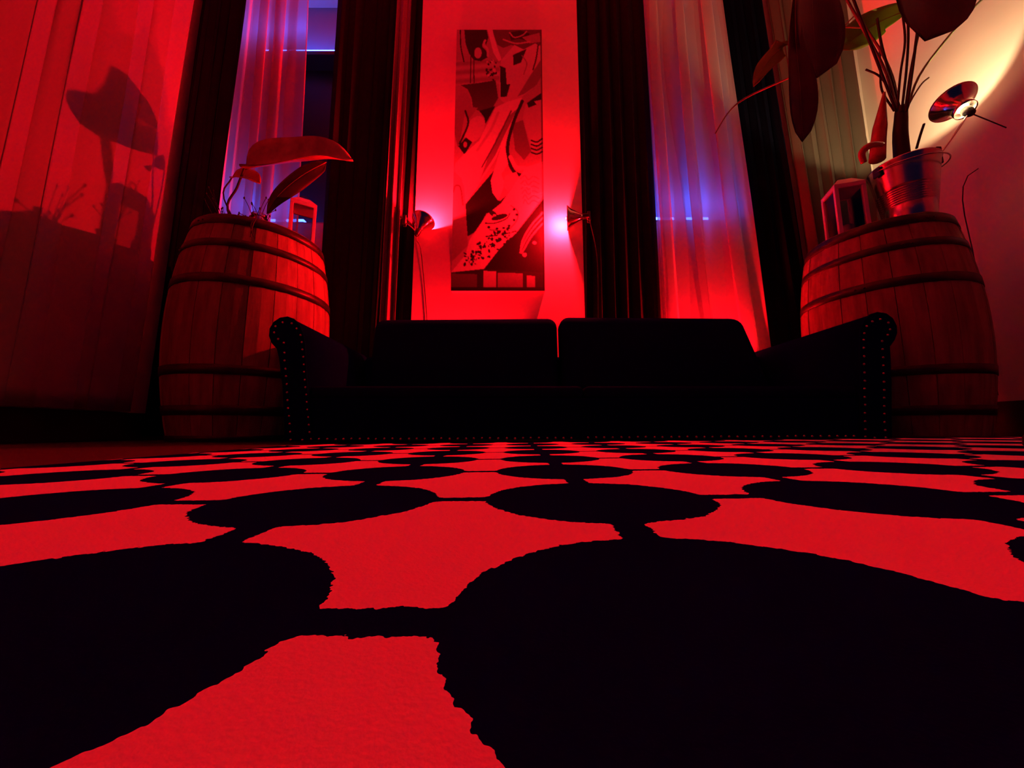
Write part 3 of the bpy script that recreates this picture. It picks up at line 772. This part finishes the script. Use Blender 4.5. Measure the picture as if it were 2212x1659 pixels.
stems = [([(1938, 240), (1915, 160), (1880, 90), (1830, 0), (1800, -60)], YB, .0065, 'stem'), ([(1945, 240), (1925, 170), (1905, 100), (1895, 40)], YB+.03, .006, 'stemdark'),
         ([(1948, 240), (1958, 150), (1962, 80), (1960, 20)], YB-.02, .0055, 'stemdark'), ([(1955, 240), (1968, 150), (1985, 70), (2000, 10)], YB, .0055, 'stemdark'),
         ([(1958, 240), (1985, 165), (2040, 90), (2100, 20), (2125, -5)], YB+.02, .006, 'stem'), ([(1938, 240), (1945, 160), (1955, 90), (1950, 30)], YB-.03, .005, 'stemdark'),
         ([(1935, 238), (1925, 200), (1900, 165), (1870, 150)], YB, .0045, 'stemdark'), ([(1956, 240), (1975, 205), (1992, 180), (2006, 168)], YB, .004, 'stem'),
         ([(1980, 320), (1988, 292), (1996, 268)], YB-.02, .0055, 'stemdark'), ([(1940, 245), (1932, 180), (1908, 120), (1870, 60), (1850, 30)], YB+.05, .006, 'stem'),
         ([(1958, 240), (1975, 120), (1995, -60), (2000, -220), (2000, -330)], YB-.05, .006, 'stemdark'), ([(1936, 240), (1890, 120), (1830, -40), (1790, -180), (1770, -262)], YB-.05, .006, 'stemdark'),
         ([(1932, 240), (1905, 195), (1902, 150), (1900, 100)], YB+.06, .005, 'stemdark')]
for pts, y, r, mm in stems:
    n = len(pts)
    tubeo('stem', poly3([at(x, yy_, y) for x, yy_ in pts], 16), r, M[mm], pot, 8)
# red glossy sheaths left of the trunk
def sheath(pts, rs, m=None):
    c = poly3(pts, 18); n = len(c)
    R_ = [rs[0]+(rs[1]-rs[0])*min(1, 2*i/(n-1)) if i < n/2 else rs[1]+(rs[2]-rs[1])*(2*i/(n-1)-1) for i in range(n)]
    tubeo('leaf_sheath', c, R_, M['sheath'], pot, 14)
sheath([at(1895, 345, YB+.02), at(1898, 300, YB+.02), at(1904, 250, YB+.03), at(1910, 200, YB+.03)], (.034, .030, .006))
sheath([at(1905, 312, YB-.07), at(1880, 314, YB-.09), at(1862, 330, YB-.09), at(1866, 352, YB-.08)], (.012, .016, .012))
# leaves
leaf('leaf', poly3([at(1962, 22, YB), at(1905, 45, YB+.08), at(1850, 80, YB+.13), at(1815, 108, YB+.15)], 18), .20, (.3, -.1, .95), .10, M['leaf'], pot, prof=1.0, pw=.6)
leaf('leaf', poly3([at(1712, 88, YB+.02), at(1680, 110, YB+.04), at(1650, 145, YB+.05), at(1628, 186, YB+.05)], 14), .11, (.8, -.2, .5), .15, M['leaf'], pot, prof=.7)
tubeo('stem', poly3([at(1870, 60, YB+.05), at(1790, 60, YB+.04), at(1720, 84, YB+.03)], 10), .004, M['stem'], pot)
# big dark blades nearer the room
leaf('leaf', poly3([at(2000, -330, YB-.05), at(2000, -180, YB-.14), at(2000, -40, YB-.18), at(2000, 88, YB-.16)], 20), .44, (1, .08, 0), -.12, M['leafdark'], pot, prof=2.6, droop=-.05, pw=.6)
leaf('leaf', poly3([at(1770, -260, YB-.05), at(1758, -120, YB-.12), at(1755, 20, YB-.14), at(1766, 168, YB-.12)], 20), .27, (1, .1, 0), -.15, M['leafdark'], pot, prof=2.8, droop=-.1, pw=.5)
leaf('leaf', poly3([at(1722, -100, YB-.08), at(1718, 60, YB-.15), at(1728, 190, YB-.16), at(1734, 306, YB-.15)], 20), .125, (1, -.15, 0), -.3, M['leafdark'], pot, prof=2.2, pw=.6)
tubeo('stem', poly3([at(1850, 30, YB+.04), at(1790, 90, YB), at(1760, 140, YB-.02), at(1700, 170, YB-.04), at(1610, 212, YB-.05), at(1572, 245, YB-.05), at(1545, 288, YB-.05)], 28), [.0042]*20+[.0034]*9, M['leafdry'], pot)

# unidentified small black foot-like thing at the right frame edge, on the rug
fz = rug_z(.86, .585)
d = latheo('unknown_object', [(0, 0), (.020, 0), (.024, .006), (.023, .018), (.017, .028), (.008, .033), (0, .034)], M['black'], None, 28)
d.location = (.862, .585, fz)
tag(d, 'small black rounded unidentified object on the rug at the far right', 'unknown_object')
